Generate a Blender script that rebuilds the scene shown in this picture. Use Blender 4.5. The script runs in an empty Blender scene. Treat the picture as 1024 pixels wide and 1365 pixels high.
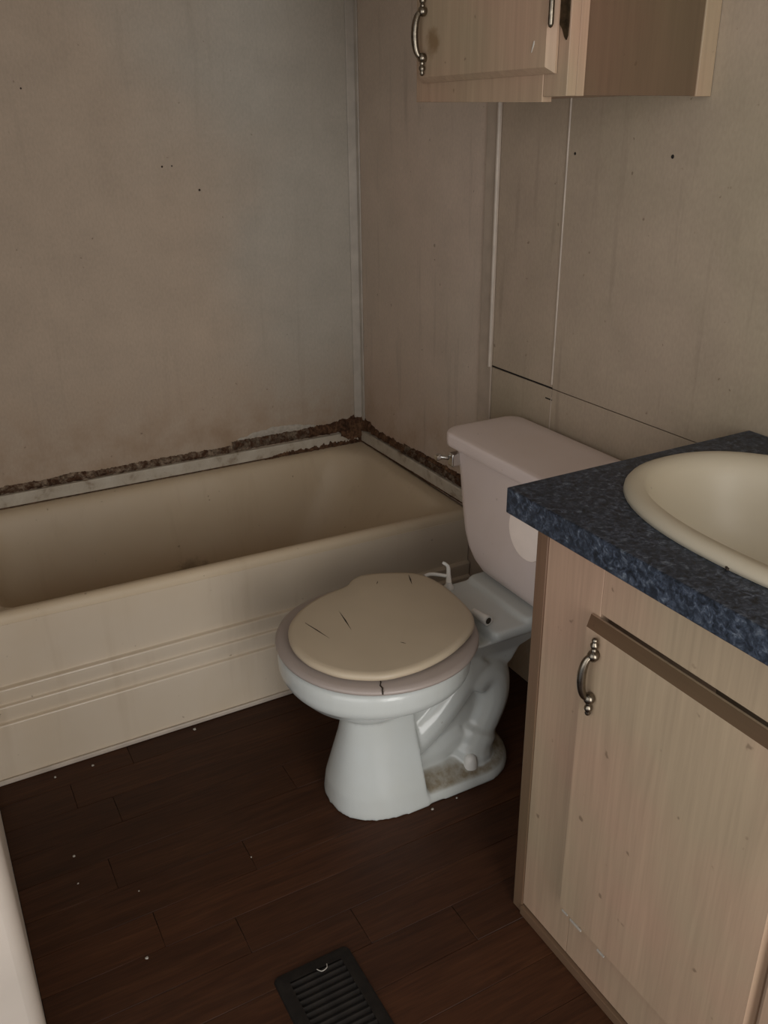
import bpy, bmesh, math, random
from mathutils import Vector, Matrix, noise
random.seed(7)
SC = bpy.context.scene
COL = SC.collection
PI = math.pi

# ------------------------------------------------------------------ camera
cam_d = bpy.data.cameras.new('camera')
cam = bpy.data.objects.new('camera', cam_d); COL.objects.link(cam)
cam_d.sensor_fit = 'HORIZONTAL'; cam_d.sensor_width = 36.0
cam_d.lens = 1177.08 / 1024 * 36.0
cam_d.clip_start = 0.004
_r = Vector((0.87526175, -0.48354478, -0.01006562))
_u = Vector((0.20404187, 0.35030604, 0.91414036))
_f = Vector((0.43850176, 0.80216589, -0.40527286))
cam.matrix_world = Matrix(((_r.x, _u.x, -_f.x, -1.2965), (_r.y, _u.y, -_f.y, -2.5165),
                           (_r.z, _u.z, -_f.z, 1.3964), (0, 0, 0, 1)))
SC.camera = cam

# ------------------------------------------------------------------ world, light, exposure
w = bpy.data.worlds.new('world'); SC.world = w; w.use_nodes = True
w.node_tree.nodes['Background'].inputs[0].default_value = (0.80, 0.86, 1.0, 1)
w.node_tree.nodes['Background'].inputs[1].default_value = 0.25

def area(name, loc, target, sx, sy, power, col):
    d = bpy.data.lights.new(name, 'AREA'); d.shape = 'RECTANGLE'
    d.size = sx; d.size_y = sy; d.energy = power; d.color = col
    o = bpy.data.objects.new(name, d); COL.objects.link(o); o.location = loc
    o.rotation_euler = (Vector(target) - Vector(loc)).to_track_quat('-Z', 'Y').to_euler()
    return o
# daylight spilling in through the open doorway in the left wall, beside the photographer
area('doorway_daylight', (-2.05, -2.35, 1.10), (0.0, -1.60, 1.05), 1.70, 1.60, 12.5, (1.0, 0.975, 0.94))
# weaker light from the room behind, through the opening in the front wall
area('back_room_daylight', (-0.86, -3.55, 1.00), (-0.80, 0.0, 0.75), 0.80, 1.80, 26.5, (1.0, 0.97, 0.93))

SC.view_settings.view_transform = 'Standard'
SC.view_settings.look = 'None'
SC.view_settings.gamma = 1.0
SC.view_settings.use_curve_mapping = False
SC.view_settings.exposure = 0.0

# ------------------------------------------------------------------ material helpers
class NT:
    def __init__(self, name):
        self.m = bpy.data.materials.new(name); self.m.use_nodes = True
        self.n = self.m.node_tree.nodes; self.l = self.m.node_tree.links
        self.b = self.n['Principled BSDF']
    def new(self, t, **kw):
        x = self.n.new(t)
        for k, v in kw.items(): setattr(x, k, v)
        return x
    def link(self, a, b): self.l.new(a, b)
    def coords(self, scale=(1, 1, 1), kind='Object'):
        tc = self.new('ShaderNodeTexCoord'); mp = self.new('ShaderNodeMapping')
        mp.inputs['Scale'].default_value = scale
        self.link(tc.outputs[kind], mp.inputs['Vector']); return mp.outputs['Vector']
    def noise(self, vec, scale=5, detail=4, rough=0.55, dist=0.0):
        x = self.new('ShaderNodeTexNoise')
        x.inputs['Scale'].default_value = scale; x.inputs['Detail'].default_value = detail
        x.inputs['Roughness'].default_value = rough; x.inputs['Distortion'].default_value = dist
        self.link(vec, x.inputs['Vector']); return x.outputs['Fac']
    def ramp(self, fac, stops):
        x = self.new('ShaderNodeValToRGB'); e = x.color_ramp.elements
        while len(e) < len(stops): e.new(0.5)
        for el, (p, c) in zip(e, stops):
            el.position = p; el.color = (c, c, c, 1) if isinstance(c, (int, float)) else (*c, 1)
        self.link(fac, x.inputs['Fac']); return x.outputs['Color']
    def mix(self, fac, a, b, mode='MIX'):
        x = self.new('ShaderNodeMix', data_type='RGBA', blend_type=mode)
        for s, v in (('Factor', fac),):
            if isinstance(v, (int, float)): x.inputs[0].default_value = v
            else: self.link(v, x.inputs[0])
        for i, v in ((6, a), (7, b)):
            if isinstance(v, tuple): x.inputs[i].default_value = (*v, 1)
            else: self.link(v, x.inputs[i])
        return x.outputs[2]
    def math(self, op, a, b=0.0):
        x = self.new('ShaderNodeMath', operation=op)
        for i, v in ((0, a), (1, b)):
            if isinstance(v, (int, float)): x.inputs[i].default_value = v
            else: self.link(v, x.inputs[i])
        return x.outputs[0]
    def smooth(self, v, a, b):
        x = self.new('ShaderNodeMapRange', interpolation_type='SMOOTHSTEP')
        self.link(v, x.inputs['Value'])
        x.inputs['From Min'].default_value = a; x.inputs['From Max'].default_value = b
        return x.outputs[0]
    def sep(self, vec):
        x = self.new('ShaderNodeSeparateXYZ'); self.link(vec, x.inputs[0]); return x.outputs
    def bump(self, h, strength=0.2, dist=0.002):
        x = self.new('ShaderNodeBump'); x.inputs['Strength'].default_value = strength
        x.inputs['Distance'].default_value = dist
        self.link(h, x.inputs['Height']); self.link(x.outputs[0], self.b.inputs['Normal'])
    def base(self, c):
        if isinstance(c, tuple): self.b.inputs['Base Color'].default_value = (*c, 1)
        else: self.link(c, self.b.inputs['Base Color'])
    def set(self, rough=0.5, metal=0.0, spec=0.5, coat=0.0):
        self.b.inputs['Roughness'].default_value = rough
        self.b.inputs['Metallic'].default_value = metal
        self.b.inputs['Specular IOR Level'].default_value = spec
        self.b.inputs['Coat Weight'].default_value = coat
        return self.m

def m_simple(name, c, rough=0.5, metal=0.0, var=0.12, scale=30, spec=0.5, bump=0.0):
    t = NT(name); v = t.coords()
    f = t.noise(v, scale, 3)
    d = tuple(x * (1 - var) for x in c); h = tuple(min(1, x * (1 + var)) for x in c)
    t.base(t.ramp(f, [(0.3, d), (0.7, h)]))
    if bump: t.bump(f, bump)
    return t.set(rough, metal, spec)

def m_wall(name, warm, cool, back=False):
    t = NT(name); v = t.coords(); s = t.sep(v)
    big = t.noise(v, 2.2, 4, 0.55, 0.4)
    mid = t.noise(v, 9, 5, 0.6)
    fine = t.noise(t.coords((1, 1, 0.55)), 170, 2, 0.5)
    if back:
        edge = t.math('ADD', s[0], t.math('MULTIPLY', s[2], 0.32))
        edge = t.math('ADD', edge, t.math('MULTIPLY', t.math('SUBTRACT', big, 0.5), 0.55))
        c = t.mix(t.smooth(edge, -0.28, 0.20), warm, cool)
    else:
        c = t.mix(t.ramp(big, [(0.35, 0.0), (0.65, 1.0)]), warm, cool)
    c = t.mix(1.0, c, t.ramp(mid, [(0.25, 0.90), (0.75, 1.05)]), 'MULTIPLY')
    c = t.mix(1.0, c, t.ramp(fine, [(0.3, 0.95), (0.7, 1.04)]), 'MULTIPLY')
    # brown damp staining that creeps up from the tub edge
    damp = t.math('MULTIPLY', t.math('SUBTRACT', 1.0, t.smooth(s[2], 0.47, 0.80)), t.ramp(mid, [(0.32, 0.0), (0.72, 0.85)]))
    c = t.mix(damp, c, tuple(x * y for x, y in zip(warm, (0.62, 0.52, 0.42))))
    # faint vertical runs of grime
    run = t.noise(t.coords((26, 26, 2.2)), 1.0, 3, 0.6)
    c = t.mix(t.ramp(run, [(0.58, 0.0), (0.76, 0.16 if back else 0.42)]), c, tuple(x * 0.5 for x in warm))
    # tiny specks
    sp = t.noise(v, 62, 2, 0.4)
    c = t.mix(t.ramp(sp, [(0.735, 0.0), (0.78, 0.5)]), c, (0.09, 0.055, 0.03))
    t.base(c); t.bump(fine, 0.25, 0.0008)
    return t.set(0.62, 0, 0.25)

def m_cabinet(name, base, axis=2, stain=None):
    t = NT(name)
    sc = [34, 34, 34]; sc[axis] = 1.6
    v = t.coords(tuple(sc)); o = t.coords()
    g = t.noise(v, 1.5, 6, 0.62, 0.7)
    sc2 = [120, 120, 120]; sc2[axis] = 5
    g2 = t.noise(t.coords(tuple(sc2)), 1.3, 3, 0.6)
    big = t.noise(o, 3.0, 3, 0.5)
    pink = tuple(x * y for x, y in zip(base, (1.04, 0.94, 0.92)))
    tan = tuple(x * y for x, y in zip(base, (0.95, 1.0, 0.94)))
    c = t.mix(t.ramp(big, [(0.38, 0.0), (0.62, 1.0)]), tan, pink)
    c = t.mix(1.0, c, t.ramp(g, [(0.28, 0.88), (0.66, 1.05)]), 'MULTIPLY')
    c = t.mix(1.0, c, t.ramp(g2, [(0.30, 0.94), (0.65, 1.02)]), 'MULTIPLY')
    sp = t.noise(o, 48, 2, 0.4)
    c = t.mix(t.ramp(sp, [(0.745, 0.0), (0.79, 0.5)]), c, (0.08, 0.045, 0.025))
    if stain:
        dst = t.new('ShaderNodeVectorMath', operation='DISTANCE')
        t.link(o, dst.inputs[0]); dst.inputs[1].default_value = stain
        r = t.math('ADD', dst.outputs['Value'], t.math('MULTIPLY', t.math('SUBTRACT', t.noise(o, 60, 3), 0.5), 0.03))
        c = t.mix(t.math('MULTIPLY', t.math('SUBTRACT', 1.0, t.smooth(r, 0.008, 0.030)), 0.75), c, (0.21, 0.125, 0.055))
    t.base(c); t.bump(g2, 0.12, 0.0006)
    return t.set(0.48, 0, 0.35)

def m_floor():
    t = NT('dark_plank_vinyl'); oi = t.new('ShaderNodeObjectInfo')
    tc = t.new('ShaderNodeTexCoord'); mp = t.new('ShaderNodeMapping')
    mp.inputs['Scale'].default_value = (2.2, 26, 26)
    cb = t.new('ShaderNodeCombineXYZ')
    t.link(t.math('MULTIPLY', oi.outputs['Random'], 37.0), cb.inputs[0])
    t.link(t.math('MULTIPLY', oi.outputs['Random'], 91.0), cb.inputs[1])
    t.link(cb.outputs[0], mp.inputs['Location'])
    t.link(tc.outputs['Object'], mp.inputs['Vector'])
    g = t.noise(mp.outputs[0], 1.6, 6, 0.62, 0.9)
    g2 = t.noise(t.coords((9, 150, 150)), 1.2, 3, 0.6)
    c = t.ramp(g, [(0.28, (0.034, 0.012, 0.0045)), (0.52, (0.052, 0.0185, 0.0072)), (0.75, (0.068, 0.026, 0.010))])
    c = t.mix(1.0, c, t.ramp(g2, [(0.3, 0.72), (0.7, 1.12)]), 'MULTIPLY')
    k = t.math('ADD', t.math('MULTIPLY', oi.outputs['Random'], 0.30), 0.85)
    kc = t.new('ShaderNodeCombineColor')
    for i in range(3): t.link(k, kc.inputs[i])
    c = t.mix(1.0, c, kc.outputs[0], 'MULTIPLY')
    dust = t.noise(t.coords(), 6, 5, 0.6)
    c = t.mix(t.ramp(dust, [(0.5, 0.0), (0.8, 0.06)]), c, (0.10, 0.07, 0.05))
    t.base(c); t.bump(g2, 0.15, 0.0005)
    return t.set(0.55, 0, 0.25)

def m_laminate():
    t = NT('blue_speckled_laminate'); v = t.coords()
    a = t.noise(v, 95, 5, 0.65, 0.6); b = t.noise(v, 240, 3, 0.6); d = t.noise(v, 38, 3, 0.5)
    c = t.ramp(a, [(0.32, (0.006, 0.008, 0.010)), (0.46, (0.022, 0.030, 0.045)), (0.58, (0.058, 0.074, 0.105)), (0.70, (0.16, 0.19, 0.225))])
    c = t.mix(t.ramp(d, [(0.40, 0.0), (0.65, 0.55)]), c, (0.020, 0.027, 0.039))
    c = t.mix(1.0, c, t.ramp(b, [(0.3, 0.70), (0.7, 1.25)]), 'MULTIPLY')
    t.base(c)
    return t.set(0.42, 0, 0.30)

def m_china(name, col, dirt=None, rough=0.18, dz=None):
    t = NT(name); v = t.coords(); s = t.sep(v)
    f = t.noise(v, 6, 4, 0.6); g = t.noise(v, 45, 4, 0.6)
    c = t.mix(t.ramp(f, [(0.35, 0.0), (0.7, 0.35)]), col, tuple(x * y for x, y in zip(col, (0.90, 0.86, 0.79))))
    if dirt:
        fac = t.math('MULTIPLY', t.math('SUBTRACT', 1.0, t.smooth(s[2], dz[0], dz[1])), t.ramp(g, [(0.30, 0.55), (0.6, 1.0)]))
        geo = t.new('ShaderNodeNewGeometry'); nz = t.sep(geo.outputs['Normal'])[2]
        fac = t.math('MULTIPLY', fac, t.smooth(nz, 0.45, 0.8))
        fac = t.math('MULTIPLY', fac, t.smooth(s[0], -0.53, -0.47))
        c = t.mix(fac, c, dirt)
    sp = t.noise(v, 55, 2, 0.4)
    c = t.mix(t.ramp(sp, [(0.76, 0.0), (0.80, 0.4)]), c, (0.16, 0.11, 0.07))
    t.base(c)
    return t.set(rough, 0, 0.5)

def m_tub(name, warm, apron=False):
    t = NT(name); v = t.coords(); s = t.sep(v)
    f = t.noise(v, 3.5, 4, 0.6); g = t.noise(v, 30, 4, 0.65)
    run = t.noise(t.coords((20, 20, 1.6)), 1.0, 3, 0.6)
    c = t.mix(t.ramp(f, [(0.3, 0.0), (0.7, 0.5)]), warm, tuple(x * y for x, y in zip(warm, (0.88, 0.82, 0.72))))
    c = t.mix(t.ramp(run, [(0.56, 0.0), (0.8, 0.35)]), c, tuple(x * y for x, y in zip(warm, (0.72, 0.66, 0.58))))
    sp = t.noise(v, 52, 2, 0.4)
    c = t.mix(t.ramp(sp, [(0.745, 0.0), (0.79, 0.5)]), c, (0.14, 0.09, 0.05))
    if not apron:   # darker and browner towards the bottom, plus one dark stain
        low = t.math('MULTIPLY', t.math('SUBTRACT', 1.0, t.smooth(s[2], 0.07, 0.24)), 0.55)
        c = t.mix(low, c, tuple(x * y for x, y in zip(warm, (0.74, 0.62, 0.47))))
        dst = t.new('ShaderNodeVectorMath', operation='DISTANCE')
        t.link(v, dst.inputs[0]); dst.inputs[1].default_value = (-0.66, -0.13, 0.10)
        r = t.math('ADD', dst.outputs['Value'], t.math('MULTIPLY', t.math('SUBTRACT', g, 0.5), 0.10))
        c = t.mix(t.math('SUBTRACT', 0.7, t.smooth(r, 0.02, 0.12)), c, (0.10, 0.075, 0.045))
    t.base(c)
    return t.set(0.24 if apron else 0.52, 0, 0.45)

def m_mold(name, light):
    t = NT(name); v = t.coords()
    a = t.noise(v, 34, 6, 0.7, 0.5); b = t.noise(v, 110, 4, 0.7)
    c = t.ramp(a, [(0.28, (0.030, 0.017, 0.011)), (0.45, (0.10, 0.052, 0.030)), (0.58, tuple(x * 0.6 for x in light)), (0.75, light)])
    c = t.mix(1.0, c, t.ramp(b, [(0.32, 0.45), (0.68, 1.2)]), 'MULTIPLY')
    t.base(c); t.bump(b, 0.9, 0.003)
    return t.set(0.85, 0, 0.15)

def m_strip():
    t = NT('stained_white_trim'); v = t.coords()
    a = t.noise(v, 16, 5, 0.65, 0.4); b = t.noise(v, 85, 3, 0.6)
    c = t.ramp(a, [(0.28, (0.24, 0.17, 0.11)), (0.45, (0.49, 0.44, 0.36)), (0.7, (0.58, 0.54, 0.46))])
    c = t.mix(t.ramp(b, [(0.66, 0.0), (0.76, 0.7)]), c, (0.10, 0.06, 0.035))
    t.base(c); t.bump(a, 0.2, 0.002)
    return t.set(0.5, 0, 0.3)

UXF = -0.334
CAB = (0.43, 0.315, 0.225)
M = dict(
    wall_back=m_wall('wall_back_board', (0.50, 0.405, 0.315), (0.47, 0.435, 0.375), True),
    wall_right=m_wall('wall_right_board', (0.445, 0.355, 0.275), (0.405, 0.34, 0.25)),
    wall_tub=m_wall('wall_surround_board', (0.60, 0.49, 0.405), (0.57, 0.48, 0.395)),
    wall_white=m_simple('white_wall_paint', (0.55, 0.48, 0.41), 0.6, var=0.05, scale=8),
    ceiling=m_simple('ceiling_paint', (0.62, 0.58, 0.52), 0.8, var=0.05),
    batten=m_simple('batten_vinyl', (0.43, 0.355, 0.285), 0.5, var=0.1, scale=20),
    bead=m_simple('white_bead', (0.51, 0.44, 0.37), 0.45, var=0.12, scale=22),
    corner=m_simple('corner_molding', (0.49, 0.45, 0.395), 0.5, var=0.12, scale=18),
    gap=m_simple('dark_gap', (0.012, 0.009, 0.007), 0.9),
    strip=m_strip(),
    mold=m_mold('rotten_brown_caulk', (0.27, 0.15, 0.085)),
    mold_mid=m_mold('stained_tan_caulk', (0.42, 0.32, 0.23)),
    mold_light=m_mold('peeled_tan_paper', (0.33, 0.26, 0.19)),
    peel=m_simple('peeled_pale_paint', (0.46, 0.42, 0.36), 0.8, var=0.2, scale=60, bump=0.5),
    floor=m_floor(),
    cab=m_cabinet('whitewashed_oak', CAB),
    cab_stain=m_cabinet('whitewashed_oak_stained', CAB, 2, (UXF, -0.962, 1.528)),
    cab_h=m_cabinet('whitewashed_oak_cross', CAB, 1),
    cab_side=m_cabinet('brown_side_veneer', (0.15, 0.10, 0.064)),
    raw=m_cabinet('worn_raw_edge', (0.165, 0.105, 0.065)),
    raw_h=m_cabinet('worn_raw_edge_cross', (0.165, 0.105, 0.065), 1),
    bevel=m_cabinet('shaded_top_bevel', (0.13, 0.078, 0.045), 1),  # shade on the vanity doors' top chamfer, put into the colour
    counter=m_laminate(),
    sink=m_china('almond_enamel', (0.54, 0.485, 0.375), rough=0.45),
    china=m_china('white_porcelain', (0.575, 0.605, 0.59), (0.23, 0.19, 0.13), 0.16, (0.045, 0.065)),
    tank=m_china('white_tank_porcelain', (0.77, 0.665, 0.63), rough=0.28),
    lid=m_simple('tan_painted_wood', (0.50, 0.415, 0.30), 0.42, var=0.06, scale=5),
    seat=m_china('stained_seat_enamel', (0.37, 0.315, 0.285), rough=0.38),
    crack=m_simple('bare_wood_crack', (0.035, 0.024, 0.016), 0.9),
    hinge_white=m_simple('white_plastic', (0.74, 0.73, 0.69), 0.4, var=0.06),
    chrome=m_simple('chrome', (0.62, 0.60, 0.57), 0.18, 1.0, var=0.1),
    pewter=m_simple('antique_pewter', (0.22, 0.19, 0.15), 0.26, 1.0, var=0.35, scale=90),
    bronze=m_simple('dark_bronze', (0.075, 0.055, 0.032), 0.45, 0.8, var=0.5, scale=90),
    tub=m_tub('almond_tub', (0.62, 0.52, 0.385)),
    apron=m_tub('almond_apron', (0.66, 0.575, 0.465), True),
    vent=m_simple('dark_brown_metal', (0.011, 0.0085, 0.0065), 0.75, 0.0, var=0.3, scale=60, spec=0.2),
    vent_in=m_simple('vent_shadow', (0.006, 0.005, 0.004), 0.9),
    paper=m_simple('cream_plastic', (0.80, 0.685, 0.60), 0.9, var=0.03),
    chip=m_simple('white_paint_flake', (0.42, 0.39, 0.34), 0.7),
)

# ------------------------------------------------------------------ mesh helpers
def link(name, bm, m, parent=None, smooth=False, bevel=0.0, seg=2, angle=None):
    bmesh.ops.recalc_face_normals(bm, faces=bm.faces)
    me = bpy.data.meshes.new(name); bm.to_mesh(me); bm.free()
    mats = m if isinstance(m, (list, tuple)) else [m]
    for x in mats: me.materials.append(M[x])
    o = bpy.data.objects.new(name, me); COL.objects.link(o)
    if parent is not None: adopt(o, parent)
    if bevel:
        b = o.modifiers.new('bevel', 'BEVEL'); b.width = bevel; b.segments = seg
        b.limit_method = 'ANGLE'; b.angle_limit = math.radians(35)
    if smooth or bevel:
        for p in me.polygons: p.use_smooth = True
        me.set_sharp_from_angle(angle=math.radians(angle if angle else 40))
    return o

def adopt(o, parent):
    """parts are modelled in room coordinates; keep them there under their thing"""
    o.parent = parent
    off = Vector((0, 0, 0)); p = parent
    while p is not None:
        off += p.location; p = p.parent
    o.location = -off

def thing(name, label, cat, loc=(0, 0, 0), group=None):
    o = bpy.data.objects.new(name, None); COL.objects.link(o); o.location = loc
    o.empty_display_size = 0.05
    o['label'] = label; o['category'] = cat
    if group: o['group'] = group
    return o

def struct(o, label=None, cat=None):
    o['kind'] = 'structure'
    if label: o['label'] = label
    if cat: o['category'] = cat
    return o

def box(bm, x0, x1, y0, y1, z0, z1):
    v = [bm.verts.new(p) for p in ((x0, y0, z0), (x1, y0, z0), (x1, y1, z0), (x0, y1, z0),
                                   (x0, y0, z1), (x1, y0, z1), (x1, y1, z1), (x0, y1, z1))]
    for f in ((0, 3, 2, 1), (4, 5, 6, 7), (0, 1, 5, 4), (1, 2, 6, 5), (2, 3, 7, 6), (3, 0, 4, 7)):
        bm.faces.new([v[i] for i in f])
    return v

def boxo(name, m, parent, x0, x1, y0, y1, z0, z1, bevel=0.0, seg=2):
    bm = bmesh.new(); box(bm, x0, x1, y0, y1, z0, z1)
    return link(name, bm, m, parent, bevel=bevel, seg=seg)

def loft(bm, rings, cap0=True, cap1=True, closed=True):
    vs = [[bm.verts.new(p) for p in r] for r in rings]
    n = len(vs[0])
    for a, b in zip(vs, vs[1:]):
        for i in range(n if closed else n - 1):
            j = (i + 1) % n
            bm.faces.new((a[i], a[j], b[j], b[i]))
    if cap0: bm.faces.new(list(reversed(vs[0])))
    if cap1: bm.faces.new(vs[-1])
    return vs

def rrect(x0, x1, y0, y1, r, z, n=8):
    """rounded rectangle ring; r = one radius or four (x0y0, x1y0, x1y1, x0y1)"""
    if not isinstance(r, (tuple, list)): r = (r,) * 4
    out = []
    for (cx, cy, sx, sy, a0, rr) in ((x0, y0, 1, 1, PI, r[0]), (x1, y0, -1, 1, 1.5 * PI, r[1]),
                                     (x1, y1, -1, -1, 0, r[2]), (x0, y1, 1, -1, 0.5 * PI, r[3])):
        for i in range(n + 1):
            a = a0 + 0.5 * PI * i / n
            out.append((cx + sx * rr + rr * math.cos(a), cy + sy * rr + rr * math.sin(a), z))
    return out

def sellipse(cx, cy, a, b, e, z, n=64):
    out = []
    for i in range(n):
        t = 2 * PI * i / n; c, s = math.cos(t), math.sin(t)
        out.append((cx + a * math.copysign(abs(c) ** (2 / e), c), cy + b * math.copysign(abs(s) ** (2 / e), s), z))
    return out

def lathe(bm, prof, mat=Matrix.Identity(4), n=20):
    """prof: (radius, height) along local z"""
    rings = []
    for r, h in prof:
        r = max(r, 1e-5)
        rings.append([mat @ Vector((r * math.cos(2 * PI * i / n), r * math.sin(2 * PI * i / n), h)) for i in range(n)])
    return loft(bm, rings)

def tube(bm, pts, radii, n=14, flat=1.0):
    """swept round tube along points"""
    pts = [Vector(p) for p in pts]; rings = []
    up = Vector((0, 1, 0))
    for i, p in enumerate(pts):
        d = (pts[min(i + 1, len(pts) - 1)] - pts[max(i - 1, 0)]).normalized()
        if abs(d.dot(up)) > 0.95: up = Vector((1, 0, 0))
        a = up.cross(d).normalized(); b = d.cross(a).normalized()
        r = radii[i] if isinstance(radii, (list, tuple)) else radii
        rings.append([p + a * r * math.cos(2 * PI * k / n) + b * r * flat * math.sin(2 * PI * k / n) for k in range(n)])
    loft(bm, rings)

def spline(pts, sub=6):
    pts = [Vector(p) for p in pts]; out = []
    for i in range(len(pts) - 1):
        p0, p1, p2, p3 = pts[max(i - 1, 0)], pts[i], pts[i + 1], pts[min(i + 2, len(pts) - 1)]
        for k in range(sub):
            t = k / sub
            out.append(0.5 * ((2 * p1) + (p2 - p0) * t + (2 * p0 - 5 * p1 + 4 * p2 - p3) * t * t + (3 * p1 - p0 - 3 * p2 + p3) * t ** 3))
    out.append(pts[-1]); return out

def evaluated(o):
    dg = bpy.context.evaluated_depsgraph_get(); dg.update()
    me = bpy.data.meshes.new_from_object(o.evaluated_get(dg))
    return me

# ------------------------------------------------------------------ room shell
XL = -1.318; YF = -3.40; ZC = 2.25
def wall_obj(name, m, x0, x1, y0, y1, z0, z1):
    return struct(boxo(name, m, None, x0, x1, y0, y1, z0, z1))

floor = struct(boxo('floor', 'gap', None, XL - 0.06, 0.06, YF - 0.3, 0.06, -0.06, -0.003))
wb = wall_obj('wall_back', 'wall_back', XL - 0.06, 0.06, 0.0, 0.06, 0, ZC)
wr = struct(boxo('wall_right', 'gap', None, 0.004, 0.06, YF, 0.0, 0, ZC))
bm = bmesh.new()
DY0, DY1 = -2.72, -1.42          # doorway in the left wall; the camera stands in it
box(bm, XL - 0.10, XL, DY1, 0.0, 0, ZC)
box(bm, XL - 0.10, XL, YF, DY0, 0, ZC)
box(bm, XL - 0.10, XL, DY0, DY1, 2.03, ZC)
wl = struct(link('wall_left', bm, 'wall_white', bevel=0.022, seg=6))
wall_obj('ceiling', 'ceiling', XL - 0.06, 0.06, YF - 0.06, 0.06, ZC, ZC + 0.05)
bm = bmesh.new()
box(bm, XL - 0.06, -1.26, YF - 0.06, YF, 0, ZC)
box(bm, -0.46, 0.06, YF - 0.06, YF, 0, ZC)
box(bm, -1.26, -0.46, YF - 0.06, YF, 2.03, ZC)
struct(link('wall_front', bm, 'wall_white'))

# right wall: separate boards with open joints between them
BY0, BY1, SEAM, HZ = -0.672, -0.727, -0.963, 0.824
for (m, y0, y1, z0, z1) in (('wall_tub', BY0 - 0.03, 0.0, 0, ZC),
                            ('wall_right', SEAM + 0.0008, BY0 - 0.031, HZ + 0.003, ZC),
                            ('wall_right', SEAM + 0.0008, BY0 - 0.031, 0, HZ - 0.002),
                            ('wall_right', YF, SEAM - 0.0008, HZ + 0.0008, ZC),
                            ('wall_right', YF, SEAM - 0.0008, 0, HZ - 0.0008)):
    boxo('wall_panel', m, wr, 0.0, 0.004, y0, y1, z0, z1, bevel=0.0006, seg=1)
# batten that closes the tub surround, its white bead, and the thin seam bead
boxo('batten', 'batten', wr, -0.0055, 0.0, BY1, BY0, 0, ZC, bevel=0.003)
bm = bmesh.new(); tube(bm, [(-0.0055, BY1 + 0.006, z) for z in (HZ, 1.2, 1.7, ZC)], 0.0048, 10)
link('batten_bead', bm, 'bead', wr, smooth=True)['label'] = 'white rounded bead along the batten'
bm = bmesh.new(); tube(bm, [(-0.0005, SEAM + 0.001, z) for z in (HZ + 0.01, 1.2, 1.7, ZC)], 0.0022, 8)
link('seam_bead', bm, 'bead', wr, smooth=True)['label'] = 'thin white bead over the board seam'
bm = bmesh.new(); tube(bm, [(-0.0002, SEAM, z) for z in (0.0, 0.4, HZ - 0.02)], 0.0016, 8)
link('seam_bead', bm, 'batten', wr, smooth=True)
# dark ragged dash just under the joint, nail holes
bm = bmesh.new(); box(bm, -0.0008, 0.001, -0.966, -0.942, 0.796, 0.799)
link('nail_hole', bm, 'gap', wr)
for (y, z, r) in ((-0.985, 1.330, 0.0035), (-1.255, 1.331, 0.0042)):
    bm = bmesh.new(); lathe(bm, [(r, 0), (r * 0.8, 0.0015)], Matrix.Translation((0.0008, y, z)) @ Matrix.Rotation(-PI / 2, 4, 'Y'), 10)
    link('nail_hole', bm, 'gap', wr)
for (x, z, r) in ((-0.589, 1.289, 0.003), (-0.562, 1.290, 0.0022), (-0.491, 1.226, 0.0035), (-0.917, 1.477, 0.0025)):
    bm = bmesh.new(); lathe(bm, [(r, 0), (r * 0.8, 0.0012)], Matrix.Translation((x, 0.0004, z)) @ Matrix.Rotation(PI / 2, 4, 'X'), 10)
    link('nail_hole', bm, 'crack', wb)

# corner molding, two thin legs and the dark joint between them
t1 = boxo('trim_2', 'corner', None, -0.030, -0.002, -0.0045, 0.0, 0.45, ZC, bevel=0.002); struct(t1)
boxo('molding_leg', 'corner', t1, -0.0045, 0.0, -0.022, -0.004, 0.45, ZC, bevel=0.002)
bm = bmesh.new(); tube(bm, [(-0.0025, -0.0035, z) for z in (0.42, 0.8, 1.4, ZC)], 0.0016, 8)
link('joint', bm, 'mold', t1)

# ------------------------------------------------------------------ floor planks (run away from the right wall)
PW = 0.0905
rowjoints = {}
y = -1.38 + PW * 9
row = 0
while y > -2.75:
    y1, y0 = y, y - PW
    if y0 < -0.60:
        yc = (y0 + y1) / 2
        if abs(yc + 1.335) < 0.03: js = [-0.962, -0.05]
        elif abs(yc + 1.425) < 0.03: js = [-0.76]
        elif abs(yc + 1.515) < 0.03: js = [-1.12, -0.585]
        else: js = [-1.2 + random.random() * 0.5, -0.45 + random.random() * 0.35]
        xs = [XL] + js + [0.0]
        for a, b in zip(xs, xs[1:]):
            if b - a < 0.02: continue
            dz = random.uniform(-0.0006, 0.0)
            bm = bmesh.new(); box(bm, a + 0.0004, b - 0.0004, max(y0, -3.3) + 0.0003, min(y1, -0.6) - 0.0003, -0.003, dz)
            link('plank', bm, 'floor', floor, bevel=0.0007, seg=1)
    y -= PW
bm = bmesh.new(); box(bm, XL, 0, YF - 0.2, y, -0.003, 0.0); link('plank', bm, 'floor', floor)

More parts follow.
